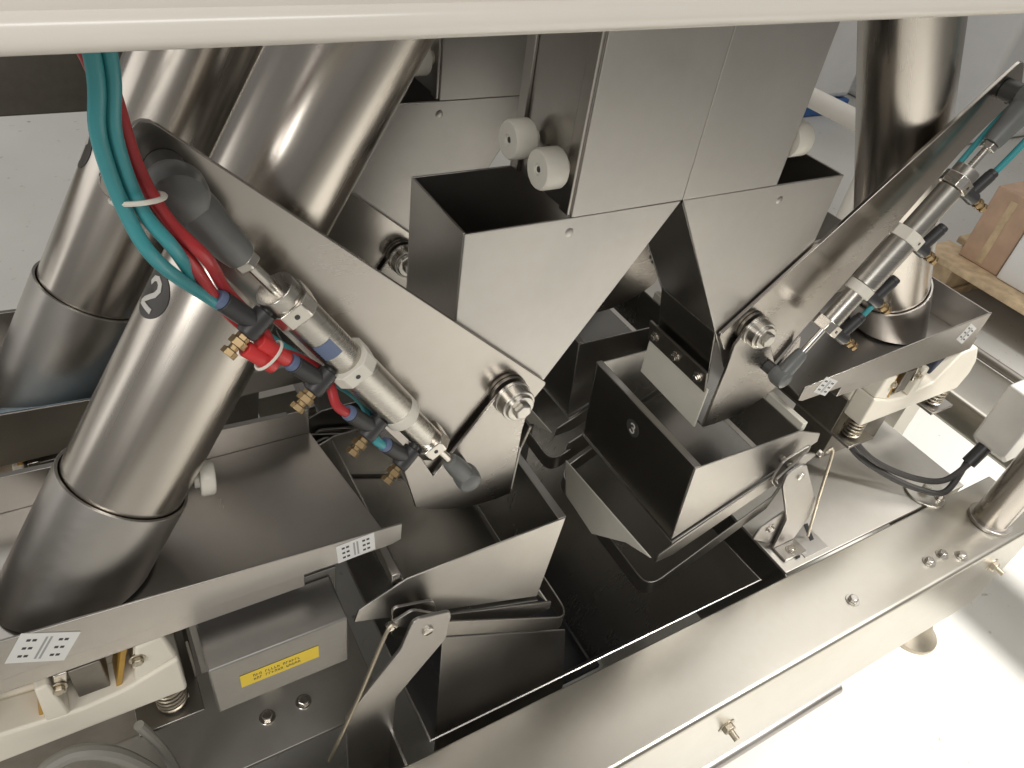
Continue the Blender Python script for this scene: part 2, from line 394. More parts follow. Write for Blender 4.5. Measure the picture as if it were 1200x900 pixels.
# ------------------------------------------------------------------ swinging gates under the chute legs
PU, PZ = .1405, .346
def gate(s, j):
    y0 = YP + j * ROW; yg = y0 - .0125
    g = thing('chute_gate', P(s, PU, yg, PZ), 'sector shaped steel gate on a pivot bolt below the %s leg of the %s chute' % (side(s), FR[j]), 'gate', 'gates under the chute legs')
    r = .131
    arc = [(PU + r * math.sin(a), PZ - r * math.cos(a)) for a in [math.radians(x) for x in (-8, 0, 8, 16, 24, 32, 38)]]
    pl = [(.1535, .351), (.128, .352), (.120, .330), (.1225, .30)] + arc + [(.2335, .292), (.2245, .315), (.2065, .275)]
    obj('gate_plate', MB().prism([P(s, u, yg, z) for u, z in pl], (0, .0035, 0)), 'steel_bracket', g, .0006)
    an = [math.radians(x) for x in range(-8, 40, 4)]
    rows = [[P(s, PU + (r - .0022) * math.sin(a), y, PZ - (r - .0022) * math.cos(a)) for a in an] for y in (yg + .0036, y0 + D + .004)]
    th = [[Vector((s * math.sin(a), 0, -math.cos(a))) * .002 for a in an] for _ in range(2)]
    obj('gate_blade', MB().shell(rows, th), 'steel_bucket', g, .0004)
    m = MB().lathe(P(s, PU, yg, PZ), (0, -1, 0), [(0, .0165), (.003, .0165), (.0031, .0150), (.013, .0150), (.0132, .0122), (.0165, .0122)], 30)
    pv = obj('pivot_collar', m, 'steel_barrel', g, .0006)
    obj('spacer', MB().lathe(P(s, PU, yg + .0037, PZ), (0, 1, 0), [(0, .017), (.0030, .017)], 30), 'steel_dark', g, .0003)
    hexbolt(P(s, PU, yg - .0166, PZ), (0, -1, 0), .0078, .005, False, 'steel_barrel', pv, 'bolt_head')
    return g
for j in (0, 1):
    for s in (-1, 1): gate(s, j)

# ------------------------------------------------------------------ pneumatic cylinders on the front brackets
CY = .357
def cyl_frame(s):
    A = P(s, .372, CY, .569); B = P(s, .186, CY, .287); d = (B - A).normalized(); return A, B, d
def cylinder(s):
    A, B, d = cyl_frame(s); L = (B - A).length
    c = thing('pneumatic_cylinder', A, 'double barrelled pneumatic cylinder clamped across the %s bracket arm' % side(s), 'cylinder', 'pneumatic cylinders')
    at = lambda t: A + d * t
    je = MB().lathe(A + Vector((0, -.013, 0)), (0, 1, 0), [(0, .009), (.003, .0135), (.008, .0150), (.016, .0150), (.0225, .0125), (.024, .010)], 28)
    je.lathe(at(.006), d, [(0, .0125), (.012, .0120), (.022, .0105), (.036, .0095), (.042, .0085)], 24)
    obj('rod_end', je, 'joint_grey', c, .0006)
    obj('pin', MB().cyl(A + Vector((0, .011, 0)), A + Vector((0, .0275, 0)), .010, n=20), 'rubber', c)
    obj('lock_nut', MB().lathe(at(.0485), d, [(0, .0078), (.006, .0078)], 6), 'steel_barrel', c)
    obj('piston_rod', MB().cyl(at(.05), at(.082), .0036, n=16), 'steel_bright', c, 0)
    obj('nose_cap', MB().lathe(at(.076), d, [(0, .0100), (.0005, .0120), (.010, .0120)], 28), 'steel_barrel', c, .0004)
    obj('barrel', MB().cyl(at(.099), at(.151), .0118, n=32), 'steel_barrel', c, .0003)
    obj('barrel', MB().cyl(at(.162), at(.215), .0138, n=32), 'steel_barrel', c, .0003)
    obj('barrel', MB().cyl(at(.226), at(.262), .0104, n=32), 'steel_barrel', c, .0003)
    obj('band', MB().cyl(at(.2155), at(.2265), .0137, n=32), 'nylon', c, .0005)
    if s < 0: obj('type_label', MB().shell([[at(t) + (d.orthogonal().normalized() * 0 + Vector((0, -math.cos(a), 0)) + d.cross(Vector((0, 1, 0))).normalized() * math.sin(a)) * .0119 for a in [math.radians(q) for q in range(-40, 30, 10)]] for t in (.120, .134)],
        [[(Vector((0, -math.cos(a), 0)) + d.cross(Vector((0, 1, 0))).normalized() * math.sin(a)) * .0002 for a in [math.radians(q) for q in range(-40, 30, 10)]] for t in (0, 1)]), 'blue_ring', c, 0)
    perp = P(s, .836, 0, -.55) - P(s, 0, 0, 0); fd = (perp + Vector((0, -.32 if s < 0 else -.55, 0))).normalized()
    e1 = Vector((0, -1, 0)); e2 = d.cross(e1).normalized()
    for k, t in enumerate((.086, .150, .214, .262)):
        # square port block with chamfered corners, then the flow control elbow
        hb = .0130 if k in (0, 3) else .0145
        if k != 2:
            pts = []
            for (a, b) in ((1, .55), (.55, 1), (-.55, 1), (-1, .55), (-1, -.55), (-.55, -1), (.55, -1), (1, -.55)):
                pts.append(at(t) + (e1 * a + e2 * b) * hb)
            bo = obj('port_block', MB().prism(pts, d * .012), 'nylon' if k == 1 else 'steel_bright', c, .0006)
            obj('port_screw', MB().cyl(at(t + .006) + (e1 + e2 * -.0) * (hb + .0001), at(t + .006) + e1 * (hb + .0004), .0016, n=10), 'ink', bo, 0)
        b0 = at(t - (.003 if s < 0 else -.006)) + fd * .009
        f = thing('flow_valve', b0, 'black and brass flow control elbow, %s from the top on the %s cylinder' % (('first', 'second', 'third', 'fourth')[k], side(s)), 'valve', 'flow control valves')
        obj('valve_body', MB().lathe(b0, fd, [(0, .0045), (.004, .0045), (.0041, .0068), (.019, .0068), (.021, .0055)], 18), 'black_plastic', f, .0004)
        bs = obj('brass_screw', MB().lathe(b0 + fd * .0212, fd, [(0, .0042), (.003, .0042), (.0031, .0055), (.0075, .0055), (.0076, .003), (.0105, .003), (.0106, .0048), (.0145, .0048)], 6), 'brass', f, .0003)
        pb = b0 + fd * .012
        up = (-d + fd * .12).normalized()
        obj('hose_port', MB().lathe(pb, up, [(0, .0055), (.012, .0058), (.025, .0058)], 18), 'black_plastic', f, .0004)
        obj('release_ring', MB().lathe(pb + up * .0252, up, [(0, .0053), (.003, .0053), (.0045, .0046)], 18), 'blue_ring' if s < 0 else 'black_plastic', f, .0003)
        PORT[(s, k)] = (pb + up * .028, up)
    obj('rod_lower', MB().cyl(at(.27), at(.312), .0034, n=16), 'steel_bright', c, 0)
    lj = MB().lathe(B + Vector((0, -.010, 0)), (0, 1, 0), [(0, .006), (.002, .0095), (.007, .0108), (.014, .0108), (.019, .009)], 24)
    lj.lathe(at(.303), d, [(0, .006), (.004, .0072), (.016, .0084), (.028, .0086)], 20)
    obj('rod_end', lj, 'joint_grey', c, .0005)
    obj('pin', MB().cyl(B + Vector((0, .010, 0)), B + Vector((0, .0205, 0)), .007, n=18), 'rubber', c)
    return c
PORT = {}
for s in (-1, 1): cylinder(s)

# ------------------------------------------------------------------ air hoses
def hose(name, pts, r, mat, label):
    p = smooth_path(pts, 8); o = obj(name, MB().tube(p, r, 12), mat, None, 0, label=label, cat='hose', group='air hoses', org=tuple(p[0]))
    return o
HR = .0033
for s in (-1, 1):
    sd = side(s); A, B, d = cyl_frame(s); fd = (P(s, .836, 0, -.55) - P(s, 0, 0, 0) + Vector((0, -.32 if s < 0 else -.55, 0))).normalized()
    q = [PORT[(s, k)] for k in range(4)]
    def lane(t, a, y=0): return A + d * t + fd * a + Vector((0, y, 0))
    if s > 0:
        for k, (m_, col) in enumerate((('teal_hose', 'teal'), ('red_hose', 'red'), ('red_hose', 'red'), ('teal_hose', 'teal'))):
            if k in (1, 2): continue
            tk = (.086, .150, .214, .262)[k]; yo = .017 + .002 * (k % 2); ao = .002 + .006 * (k // 2)
            if k == 0:
                hose('air_hose', [lane(-.24, .045, -.02), lane(-.12, .034, -.014), lane(-.04, .024, -.006), q[0][0] + q[0][1] * .012, q[0][0] - q[0][1] * .006], HR, 'teal_hose', 'teal air hose feeding the top valve of the right cylinder'); continue
            hose('air_hose', [P(s, .40 + .006 * k, .345, .82), P(s, .396 + .006 * k, .348, .66), lane(-.03, ao, yo - .012), lane(.03, ao, yo)] + ([lane(tk - .085, ao + .006, yo - .004)] if k else []) + [q[k][0] + q[k][1] * .03 - fd * .004, q[k][0] + q[k][1] * .010, q[k][0] - q[k][1] * .006], HR * .85, m_, '%s air hose tucked behind the right cylinder, feeding its %s valve' % (col, ('top', 'second', 'third', 'lowest')[k]))
    else:
        hose('air_hose', [P(s, .395, .325, .82), P(s, .393, .325, .70), P(s, .3905, .326, .642), P(s, .3945, .327, .612), P(s, .3905, .327, .579), P(s, .380, .327, .556), q[0][0] + q[0][1] * .012, q[0][0] - q[0][1] * .006], HR, 'teal_hose', 'teal air hose plugged into the top valve of the %s cylinder' % sd)
        hose('air_hose', [P(s, .401, .322, .82), P(s, .399, .322, .70), P(s, .3965, .323, .642), P(s, .4005, .324, .612), P(s, .3965, .324, .577), P(s, .3875, .325, .551), lane(.055, .027, .0), lane(.10, .024, .006), lane(.15, .020, .012), lane(.2, .016, .014), q[3][0] + q[3][1] * .012, q[3][0] - q[3][1] * .006], HR, 'teal_hose', 'teal air hose running down to the lowest valve of the %s cylinder' % sd)
        hose('air_hose', [P(s, .405, .345, .82), P(s, .400, .340, .68), P(s, .392, .336, .632), P(s, .3885, .334, .596), P(s, .380, .333, .568), P(s, .366, .333, .545), lane(.06, .020, .006), lane(.09, .022, .004), q[1][0] + q[1][1] * .012, q[1][0] - q[1][1] * .006], HR, 'red_hose', 'red air hose ending at the second valve of the %s cylinder' % sd)
        hose('air_hose', [P(s, .412, .350, .82), P(s, .406, .346, .68), P(s, .396, .342, .632), P(s, .3925, .338, .596), P(s, .385, .335, .566), P(s, .373, .335, .543), lane(.065, .028, .006), lane(.10, .027, .006), lane(.15, .018, .008), q[2][0] + q[2][1] * .012, q[2][0] - q[2][1] * .006], HR, 'red_hose', 'red air hose ending at the third valve of the %s cylinder' % sd)
    if s < 0:
        # red shrink sleeves just above the second valve
        for k in (0, 1):
            a = q[1][0] + q[1][1] * (.003 + .004 * k) + fd * (.0075 * k); b = a + q[1][1] * .024
            obj('hose_sleeve', MB().lathe(a, b - a, [(0, .0042), (.001, .0048), (.023, .0048), (.024, .0042)], 16), 'red_sleeve', None, .0003, label='%s red sleeve on the hoses above the second valve of the %s cylinder' % (('inner', 'outer')[k], sd), cat='sleeve', group='red hose sleeves', org=tuple(a))
        a = q[1][0] + q[1][1] * .015 + fd * .0037
        ring = [a + (fd * math.cos(t) * .0102 + d.cross(fd).normalized() * math.sin(t) * .0062) for t in [2 * PI * i / 20 for i in range(20)]]
        obj('cable_tie', MB().tube(ring, .0010, 6, True), 'nylon', None, 0, label='white cable tie round the red sleeves of the %s cylinder' % sd, cat='cable tie', group='cable ties', org=tuple(a))
    a = P(s, .3905, .3295, .582)
    ring = [a + (Vector((s, 0, 0)) * math.cos(t) * .0108 + Vector((0, .9, -.25)).normalized() * math.sin(t) * .0105) for t in [2 * PI * i / 24 for i in range(24)]]
    obj('cable_tie', MB().tube(ring, .0012, 6, True), 'nylon', None, 0, label='white cable tie holding the teal and red hose bundle beside the %s bracket arm' % sd, cat='cable tie', group='cable ties', org=tuple(a))

# ------------------------------------------------------------------ stroke digits
DIG = {'1': [[(-.18, .28), (.02, .48), (.02, -.48)]],
       '2': [[(-.28, .26), (-.2, .42), (0, .5), (.2, .42), (.28, .25), (.2, .05), (-.02, -.15), (-.22, -.33), (-.3, -.46)], [(-.3, -.46), (-.2, -.46), (-.1, -.46), (0, -.46), (.1, -.46), (.2, -.46), (.3, -.46)]],
       '3': [[(-.25, .36), (-.1, .48), (.1, .48), (.24, .36), (.24, .18), (.1, .05), (-.06, .03)], [(-.06, .03), (.12, .0), (.27, -.14), (.26, -.34), (.1, -.48), (-.12, -.48), (-.28, -.35)]]}
def digit(mb, ch, w, fmap, h0, h1):
    for line in DIG[ch]:
        for (a, b), (c, d) in zip(line[:-1], line[1:]):
            tx, ty = c - a, d - b; l = math.hypot(tx, ty); nx, ny = -ty / l * w, tx / l * w; ex, ey = tx / l * w * .5, ty / l * w * .5
            q = [(a - ex + nx, b - ey + ny), (c + ex + nx, d + ey + ny), (c + ex - nx, d + ey - ny), (a - ex - nx, b - ey - ny)]
            o = len(mb.v); mb.v += [fmap(*p, h0) for p in q] + [fmap(*p, h1) for p in q]
            mb.f += [(o, o + 1, o + 2, o + 3), (o + 7, o + 6, o + 5, o + 4)] + [(o + i, o + (i + 1) % 4, o + 4 + (i + 1) % 4, o + 4 + i) for i in range(4)]

# ------------------------------------------------------------------ feed tubes
def feed_tube(x0, yc, sx, sy, r, ring, num, h, ang, label, knob):
    d = Vector((sx, sy, 1)).normalized(); p0 = Vector((x0, yc, .3)); ax = lambda t: p0 + d * t
    t = thing('feed_tube', (x0 - .07 * sx, yc, .23), label, 'tube', 'polished feed tubes')
    e1 = (Vector((0, 1, 0)) - d * d[1]).normalized(); e2 = d.cross(e1)
    tc = (ring - .3) / d[2]
    pp = obj('pipe', MB().cyl(ORG[t.name] + Vector((0, 0, 0)), ORG[t.name] + Vector((0, 0, .77 - tc)), r, n=64), 'steel_tube', t, 0)
    pp.location = ax(tc - .02) - ORG[t.name]; pp.rotation_euler = d.to_track_quat('Z', 'Y').to_euler()
    # collar: top ring square to the axis, bottom cut level with the pan
    n = 64; R = r + .0035; top = []; bot = []; ti = []; bi = []
    for i in range(n + 1):
        a = 2 * PI * i / n; e = e1 * math.cos(a) + e2 * math.sin(a)
        q = ax(tc) + e * R; top.append(q)
        k = (.2365 - q[2]) / d[2]; bot.append(q + d * k)
        ti.append(-e * .0025); bi.append(-e * .0025)
    obj('collar', MB().shell([top, bot], [ti, bi]), 'steel_collar', t, .0004)
    if num:
        tt = h
        def fm(a, b, hh):          # wrap round the pipe: a across, b along the axis
            th = math.radians(ang) + a / r; e = e1 * math.cos(th) + e2 * math.sin(th)
            return ax(tt + b) + e * (r + hh)
        rr = .0165; rows = []; ths = []
        for i in range(6):
            rows.append([fm(rr * i / 5 * math.cos(2 * PI * k / 36), rr * i / 5 * math.sin(2 * PI * k / 36) * 1.0, .0004) for k in range(37)])
            ths.append([fm(rr * i / 5 * math.cos(2 * PI * k / 36), rr * i / 5 * math.sin(2 * PI * k / 36), .0002) - rows[-1][k] for k in range(37)])
        dk = obj('number_disc', MB().shell(rows, ths), 'disc_dark', t, 0, ang=80)
        m = MB(); digit(m, num, .085, lambda a, b, hh: fm(-a * .021 * knob[3], b * .021, hh), .0005, .0009)
        obj('numeral', m, 'white_ink', dk, 0, label='white numeral %s on a dark disc' % num)
    if knob[0]:
        k0 = Vector(knob[:3])
        obj('clamp_knob', MB().lathe(k0, (1, -.1, -.1), [(0, .006), (.004, .006), (.0041, .012), (.006, .0128), (.013, .0128), (.015, .0115)], 26), 'nylon', t, .0005)
    return t
feed_tube(-.0255, .43, .65, .124, .043, .312, '2', .163, 98, 'wide polished steel feed tube numbered 2 behind the left bracket arm', (.027, .424, .3, -1))
feed_tube(-.0242, .6555, .567, 0, .046, .333, '1', .160, 84, 'rear polished steel feed tube at far left numbered 1', (0, 0, 0, 1))
feed_tube(.8658, .43, -.5726, .042, .0443, .30, None, 0, 0, 'polished steel feed tube behind the right bracket arm', (0, 0, 0, 1))

# ------------------------------------------------------------------ feeder pans and their vibratory drives
def sticker(parent, s, u, y, z, sx, tilt, w=.028, h=.026):
    a = math.radians(tilt)
    def mp(x, b, hh): return P(s, u, y, z) + Vector((1, 0, 0)) * (x * math.cos(a) - b * math.sin(a)) + Vector((0, 0, 1)) * (x * math.sin(a) + b * math.cos(a)) + Vector((0, -hh, 0))
    def rect(m, x0, x1, b0, b1, h0, h1): m.prism([mp(x0, b0, h0), mp(x1, b0, h0), mp(x1, b1, h0), mp(x0, b1, h0)], (0, -(h1 - h0), 0))
    m = MB(); rect(m, -w / 2, w / 2, -h / 2, h / 2, .0001, .0005); st = obj('sticker', m, 'sticker', parent, 0)
    m = MB()
    for sgn in (-1, 1):
        for k in (-1, 0, 1):
            x = sgn * w * .27; b = k * h * .27
            for q in (-1, 1): rect(m, x + q * .0018 - .0012, x + q * .0018 + .0012, b - .0011, b + .0011, .0005, .0007)
    obj('print_marks', m, 'ink', st, 0)
    m = MB()
    for x in (-.0014, .0014): rect(m, x - .0007, x + .0007, -h * .38, h * .38, .0005, .0007)
    obj('print_bars', m, 'ink_grey', st, 0)
def pan(s, j):
    y0 = .357 + j * ROW; y1 = y0 + .153; u0, u1 = .243, (.61 if s < 0 else .585); zb = .231
    t = thing('feeder_pan', P(s, .42, (y0 + y1) / 2, .2), 'long open steel feeder pan in the %s row on the %s' % (FR[j], side(s)), 'pan', 'vibrating feeder pans')
    obj('pan_floor', MB().prism([P(s, u0 + .008, y0 + .0021, zb), P(s, u1 - .0021, y0 + .0021, zb), P(s, u1 - .0021, y1 - .0021, zb), P(s, u0 + .03, y1 - .0021, zb)], (0, 0, .002)), 'steel_sheet', t, .0005)
    hz = [(u0, zb + .003), (u0, .2540), (u1, .2785), (u1, zb), (u0 + .008, zb)]
    obj('pan_side', MB().prism([P(s, u, y0, z) for u, z in hz], (0, .002, 0)), 'steel_sheet', t, .0006)
    hz2 = [(u0 + .03, .262), (u1, .277), (u1, zb), (u0 + .03, zb)]
    obj('pan_side', MB().prism([P(s, u, y1 - .002, z) for u, z in hz2], (0, .002, 0)), 'steel_sheet', t, .0006)
    obj('pan_end', MB().prism([P(s, u1 - .002, y0 + .0021, zb), P(s, u1 - .002, y1 - .0021, zb), P(s, u1 - .002, y1 - .0021, .277), P(s, u1 - .002, y0 + .0021, .277)], (s * .002, 0, 0)), 'steel_sheet', t, .0006)
    obj('rim_fold', MB().prism([P(s, u0 + .05, y1 + .0002, .2635), P(s, u1, y1 + .0002, .2775), P(s, u1, y1 - .006, .2785), P(s, u0 + .05, y1 - .006, .2645)], (0, 0, .0012)), 'steel_sheet', t, .0004)
    obj('stiffener', MB().box(*sorted((XC + s * .325, XC + s * .60)), y0 + .003, y1 - .003, zb - .020, zb - .0004), 'steel_sheet', t, .001)
    if j == 0:
        sticker(t, s, .243 + .040, y0, .2435, s, 4 if s < 0 else -28, .032, .0225)
        sticker(t, s, .503 if s < 0 else .55, y0, .2525, s, -32 if s < 0 else -30, .036 if s < 0 else .028, .030 if s < 0 else .026)
    return t
def spring(mb, c, r, h, turns, wr):
    n = int(turns * 16)
    mb.tube([Vector(c) + Vector((r * math.cos(2 * PI * i / 16), r * math.sin(2 * PI * i / 16), h * i / n)) for i in range(n + 1)], wr, 7)
def drive(s, j):
    dy = j * ROW; ya = .362 + dy; yb = .492 + dy
    t = thing('vibratory_drive', P(s, .53, (ya + yb) / 2, 0), 'cream painted vibrator drive on coil springs below the %s %s feeder pan' % (FR[j], side(s)), 'vibrator', 'vibrator drives under the pans')
    base = [(.428, .122), (.645, .122), (.655, .135), (.655, .165), (.62, .205), (.575, .205), (.555, .163), (.50, .155), (.478, .160), (.466, .205), (.435, .208), (.428, .165)]
    obj('cast_body', MB().prism([P(s, u, ya + .030, z) for u, z in round_poly(base, .006)], (0, yb - ya - .030, 0)), 'feeder_paint', t, .003, 3)
    foot = [(.428, .122), (.648, .122), (.657, .150), (.652, .175), (.628, .206), (.592, .206), (.562, .160), (.50, .152), (.47, .156), (.428, .172)]
    obj('cast_foot', MB().prism([P(s, u, ya, z) for u, z in round_poly(foot, .005)], (0, .0299, 0)), 'feeder_paint', t, .004, 3)
    obj('cast_rib', MB().prism([P(s, u, ya + .002, z) for u, z in ((.428, .1722), (.462, .1575), (.455, .203), (.434, .207))], (0, .0278, 0)), 'feeder_paint', t, .003, 3)
    obj('cast_rib', MB().prism([P(s, u, ya - .001, z) for u, z in ((.508, .1535), (.524, .1555), (.521, .200), (.512, .201))], (0, .0308, 0)), 'feeder_paint', t, .002, 3)
    for u in (.472, .525):
        obj('leaf_spring', MB().prism([P(s, u, ya + .006, .152), P(s, u + .004, ya + .006, .152), P(s, u - .011, ya + .006, .2105), P(s, u - .0155, ya + .006, .2105)], (0, .05, 0)), 'amber', t, .0006)
        obj('spring_clamp', MB().prism([P(s, u - .020, ya + .003, .176), P(s, u - .011, ya + .003, .176), P(s, u - .0165, ya + .003, .2025), P(s, u - .026, ya + .003, .2025)], (0, .045, 0)), 'steel_barrel', t, .001)
        hexbolt(P(s, u - .017, ya + .0029, .188), (0, -1, 0), .0042, .004, True, 'zinc', t)
    obj('magnet_coil', MB().box(*sorted((XC + s * .565, XC + s * .588)), ya + .012, ya + .0298, .162, .2), 'coil_navy', t, .002)
    obj('magnet_coil', MB().box(*sorted((XC + s * .478, XC + s * .500)), ya + .004, ya + .0295, .1625, .2), 'steel_dark', t, .001)
    for u in (.442, .628):
        m = MB(); spring(m, P(s, u, ya + .012, .093), .0115, .029, 5.2, .0014)
        obj('coil_spring', m, 'zinc', t, 0)
        obj('spring_core', MB().cyl(P(s, u, ya + .012, .0925), P(s, u, ya + .012, .1215), .007, n=16), 'steel_dark', t, 0)
        obj('spring_shelf', MB().box(*sorted((XC + s * (u - .022), XC + s * (u + .03))), ya - .006, yb, .087, .0915), 'steel_sheet', t, .0006)
    obj('mount_plate', MB().box(*sorted((XC + s * .4185, XC + s * .4215)), ya + .026, yb, .0918, .150), 'steel_dark', t, .0006)
    obj('pedestal', MB().box(*sorted((XC + s * .47, XC + s * .60)), ya + .045, yb - .01, -.0005, .0868), 'steel_dark', t, .001)
    return t
for j in (0, 1):
    for s in (-1, 1):
        pan(s, j); drive(s, j)

# ------------------------------------------------------------------ weigh buckets
def bucket(s, j):
    dy = j * ROW; y0 = .3375 + dy; y1 = .525 + dy; t = .0018
    b = thing('weigh_bucket', P(s, .17, (y0 + y1) / 2, .05), 'open topped steel weigh bucket, %s row on the %s%s' % (FR[j], side(s), ', marked 3' if (s > 0 and j == 0) else ''), 'bucket', 'weigh buckets')
    face = [(.082, .206), (.244, .203), (.288, .183), (.292, .168), (.236, .143), (.092, .082)]
    obj('front_wall', MB().prism([P(s, u, y0, z) for u, z in face], (0, t, 0)), 'steel_satin', b, .0005)
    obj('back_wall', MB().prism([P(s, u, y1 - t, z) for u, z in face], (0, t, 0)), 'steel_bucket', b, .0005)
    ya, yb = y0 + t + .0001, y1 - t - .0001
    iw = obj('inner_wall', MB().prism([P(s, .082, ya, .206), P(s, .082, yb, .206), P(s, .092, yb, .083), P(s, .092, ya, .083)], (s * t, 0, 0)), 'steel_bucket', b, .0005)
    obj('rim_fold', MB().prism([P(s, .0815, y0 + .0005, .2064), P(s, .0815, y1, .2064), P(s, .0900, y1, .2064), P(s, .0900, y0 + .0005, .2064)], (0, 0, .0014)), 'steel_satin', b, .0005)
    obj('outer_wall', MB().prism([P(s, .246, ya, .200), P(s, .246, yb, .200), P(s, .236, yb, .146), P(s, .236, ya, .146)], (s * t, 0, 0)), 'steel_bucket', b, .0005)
    obj('rim_tab', MB().box(*sorted((XC + s * .249, XC + s * .257)), y0 + .004, y0 + .062, .196, .209), 'flap_plastic' if s > 0 else 'steel_sheet', b, .001)
    # hinged bottom: pan with flanges, tail plate, and the yoke that works it
    bp = [(.236, .1405), (.092, .0795), (.074, .058), (.074, .050), (.10, .060), (.243, .128)]
    fl = obj('bottom_flap', MB().prism([P(s, .236, y0 - .003, .1395), P(s, .092, y0 - .003, .0785), P(s, .092, y1 + .003, .0785), P(s, .236, y1 + .003, .1395)], (0, 0, -.002)), 'steel_bucket', b, .0005)
    for yy in (y0 - .0052, y1 + .0032):
        obj('flap_flange', MB().prism([P(s, u, yy, z) for u, z in ((.243, .146), (.0745, .0675), (.0735, .054), (.10, .055), (.246, .122))], (0, .002, 0)), 'steel_sheet', fl, .0005)
    tp = [(.339, .055), (.381, .034), (.439, -.017), (.506, -.010), (.523, .041)]
    obj('tail_plate', MB().prism([P(s, .0732, y + dy, z) for y, z in tp], (-s * .002, 0, 0)), 'flap_plastic', fl, .0005)
    # the left buckets stand with the flap let down a little, the right ones are shut
    yf, yk, ut, zt_, sl = (.324 + dy, .545 + dy, .050, .012, .62) if s < 0 else (.3305 + dy, .538 + dy, .0775, -.022, .56)
    zz = lambda u: zt_ + (u - ut) * sl
    path = fillet([P(s, .245, yf, zz(.245)), P(s, ut, yf, zz(ut)), P(s, ut, yk, zz(ut)), P(s, .245, yk, zz(.245))], .022, 7)
    if s > 0: path = [P(s, .262, yf, .150), P(s, .256, yf, .118)] + path + [P(s, .256, yk, .118), P(s, .262, yk, .150)]
    obj('yoke', MB().strap(path, .0018, (0, 0, .024)), 'steel_sheet', b, .0005)
    if s < 0 and j == 0:
        obj('hanging_flap', MB().prism([P(s, .205, y0 - .006, .090), P(s, .040, y0 - .006, -.012), P(s, .040, y0 - .038, -.13), P(s, .215, y0 - .038, -.115)], (0, .002, .0006)), 'steel_satin', b, .0005)
    # hanger arm bolted to the deck
    for yy, front in ((.309 + dy, True), (.556 + dy, False)):
        if True:
            if s < 0 and front and j == 0:
                arm = [(.250, .184), (.213, .174), (.215, .132), (.262, .060), (.262, -.12), (.309, -.12), (.311, .062), (.260, .144)]
            elif s > 0 and front:
                arm = [(.236, .180), (.208, .174), (.213, .150), (.264, .066), (.272, .0015), (.308, .0015), (.317, .048), (.320, .066), (.249, .162)]
            else:
                arm = [(.252, .184), (.213, .174), (.213, .130), (.262, .056), (.268, .0015), (.314, .0015), (.317, .064), (.264, .146)]
            rad = [.008, .008, .006, .004, .001, .001] + [.004] * (len(arm) - 6)
            ar = obj('hanger_arm', MB().prism([P(s, u, yy, z) for u, z in round_poly(arm, rad)], (0, .0035, 0)), 'steel_satin', b, .0006)
            if s > 0 and front:
                obj('gusset', MB().prism([P(s, u, yy + .006, z) for u, z in round_poly([(.268, .078), (.226, .060), (.222, .040), (.278, .0015), (.292, .0015)], .004)], (0, .003, 0)), 'steel_satin', ar, .0006)
                hexbolt(P(s, .246, yy + .006, .052), (0, -1, 0), .0045, .004, True, 'steel_bright', ar)
            if front:
                if s > 0 or j: obj('arm_foot', MB().box(*sorted((XC + s * .272, XC + s * .311)), yy - .022, yy - .0002, .0003, .0038), 'steel_sheet', ar, .0006)
                if s > 0 or j: hexbolt(P(s, .291, yy - .012, .0038), (0, 0, 1), .005, .0045, True, 'steel_bright', ar)
                hexbolt(P(s, .236, yy, .160), (0, -1, 0), .0055, .003, False, 'steel_bright', ar, 'pivot_pin')
                obj('pivot_axle', MB().cyl(P(s, .236, yy + .0036, .160), P(s, .236, y0 - .0004, .160), .005, n=16), 'steel_dark', ar, 0)
            else:
                obj('pivot_axle', MB().cyl(P(s, .236, yy - .0004, .160), P(s, .236, y1 + .0004, .160), .005, n=16), 'steel_dark', ar, 0)
    # link plates and pull wire at the front pivot
    obj('link_plate', MB().prism([P(s, u, y0 - .011, z) for u, z in round_poly([(.262, .185), (.222, .172), (.216, .140), (.236, .118), (.262, .140)], .007)], (0, .003, 0)), 'steel_sheet', b, .0006)
    obj('toggle', MB().prism([P(s, u, y0 - .018, z) for u, z in round_poly([(.270, .172), (.246, .182), (.212, .150), (.222, .138)], .005)], (0, .003, 0)), 'steel_satin', b, .0006)
    hexbolt(P(s, .268, y0 - .0185, .177), (0, -1, 0), .004, .006, False, 'steel_bright', b, 'link_pin')
    obj('pull_wire', MB().tube(smooth_path([P(s, .266, y0 - .028, .186), P(s, .275, y0 - .030, .186), P(s, .300, y0 - .032, .100), P(s, .330, y0 - .034, .006)], 6), .0019, 8), 'zinc', b, 0)
    if s > 0 and j == 0:
        def fm(a, bb, hh): return P(s, .0815 - hh + (.172 + bb - .206) / (-.124) * .010 + .0004, .440 - a, .172 + bb)
        m = MB(); m.prism([fm(.0115 * math.cos(2 * PI * k / 28), .0115 * math.sin(2 * PI * k / 28), 0) for k in range(28)], (-.0005, 0, 0))
        dk = obj('number_disc', m, 'disc_dark', iw, 0)
        m = MB(); digit(m, '3', .075, lambda a, bb, hh: fm(a * .0125, bb * .0135, hh), .0005, .0010); obj('numeral', m, 'white_ink', dk, 0, label='white numeral 3 on a dark disc')
    return b
for j in (0, 1):
    for s in (-1, 1): bucket(s, j)

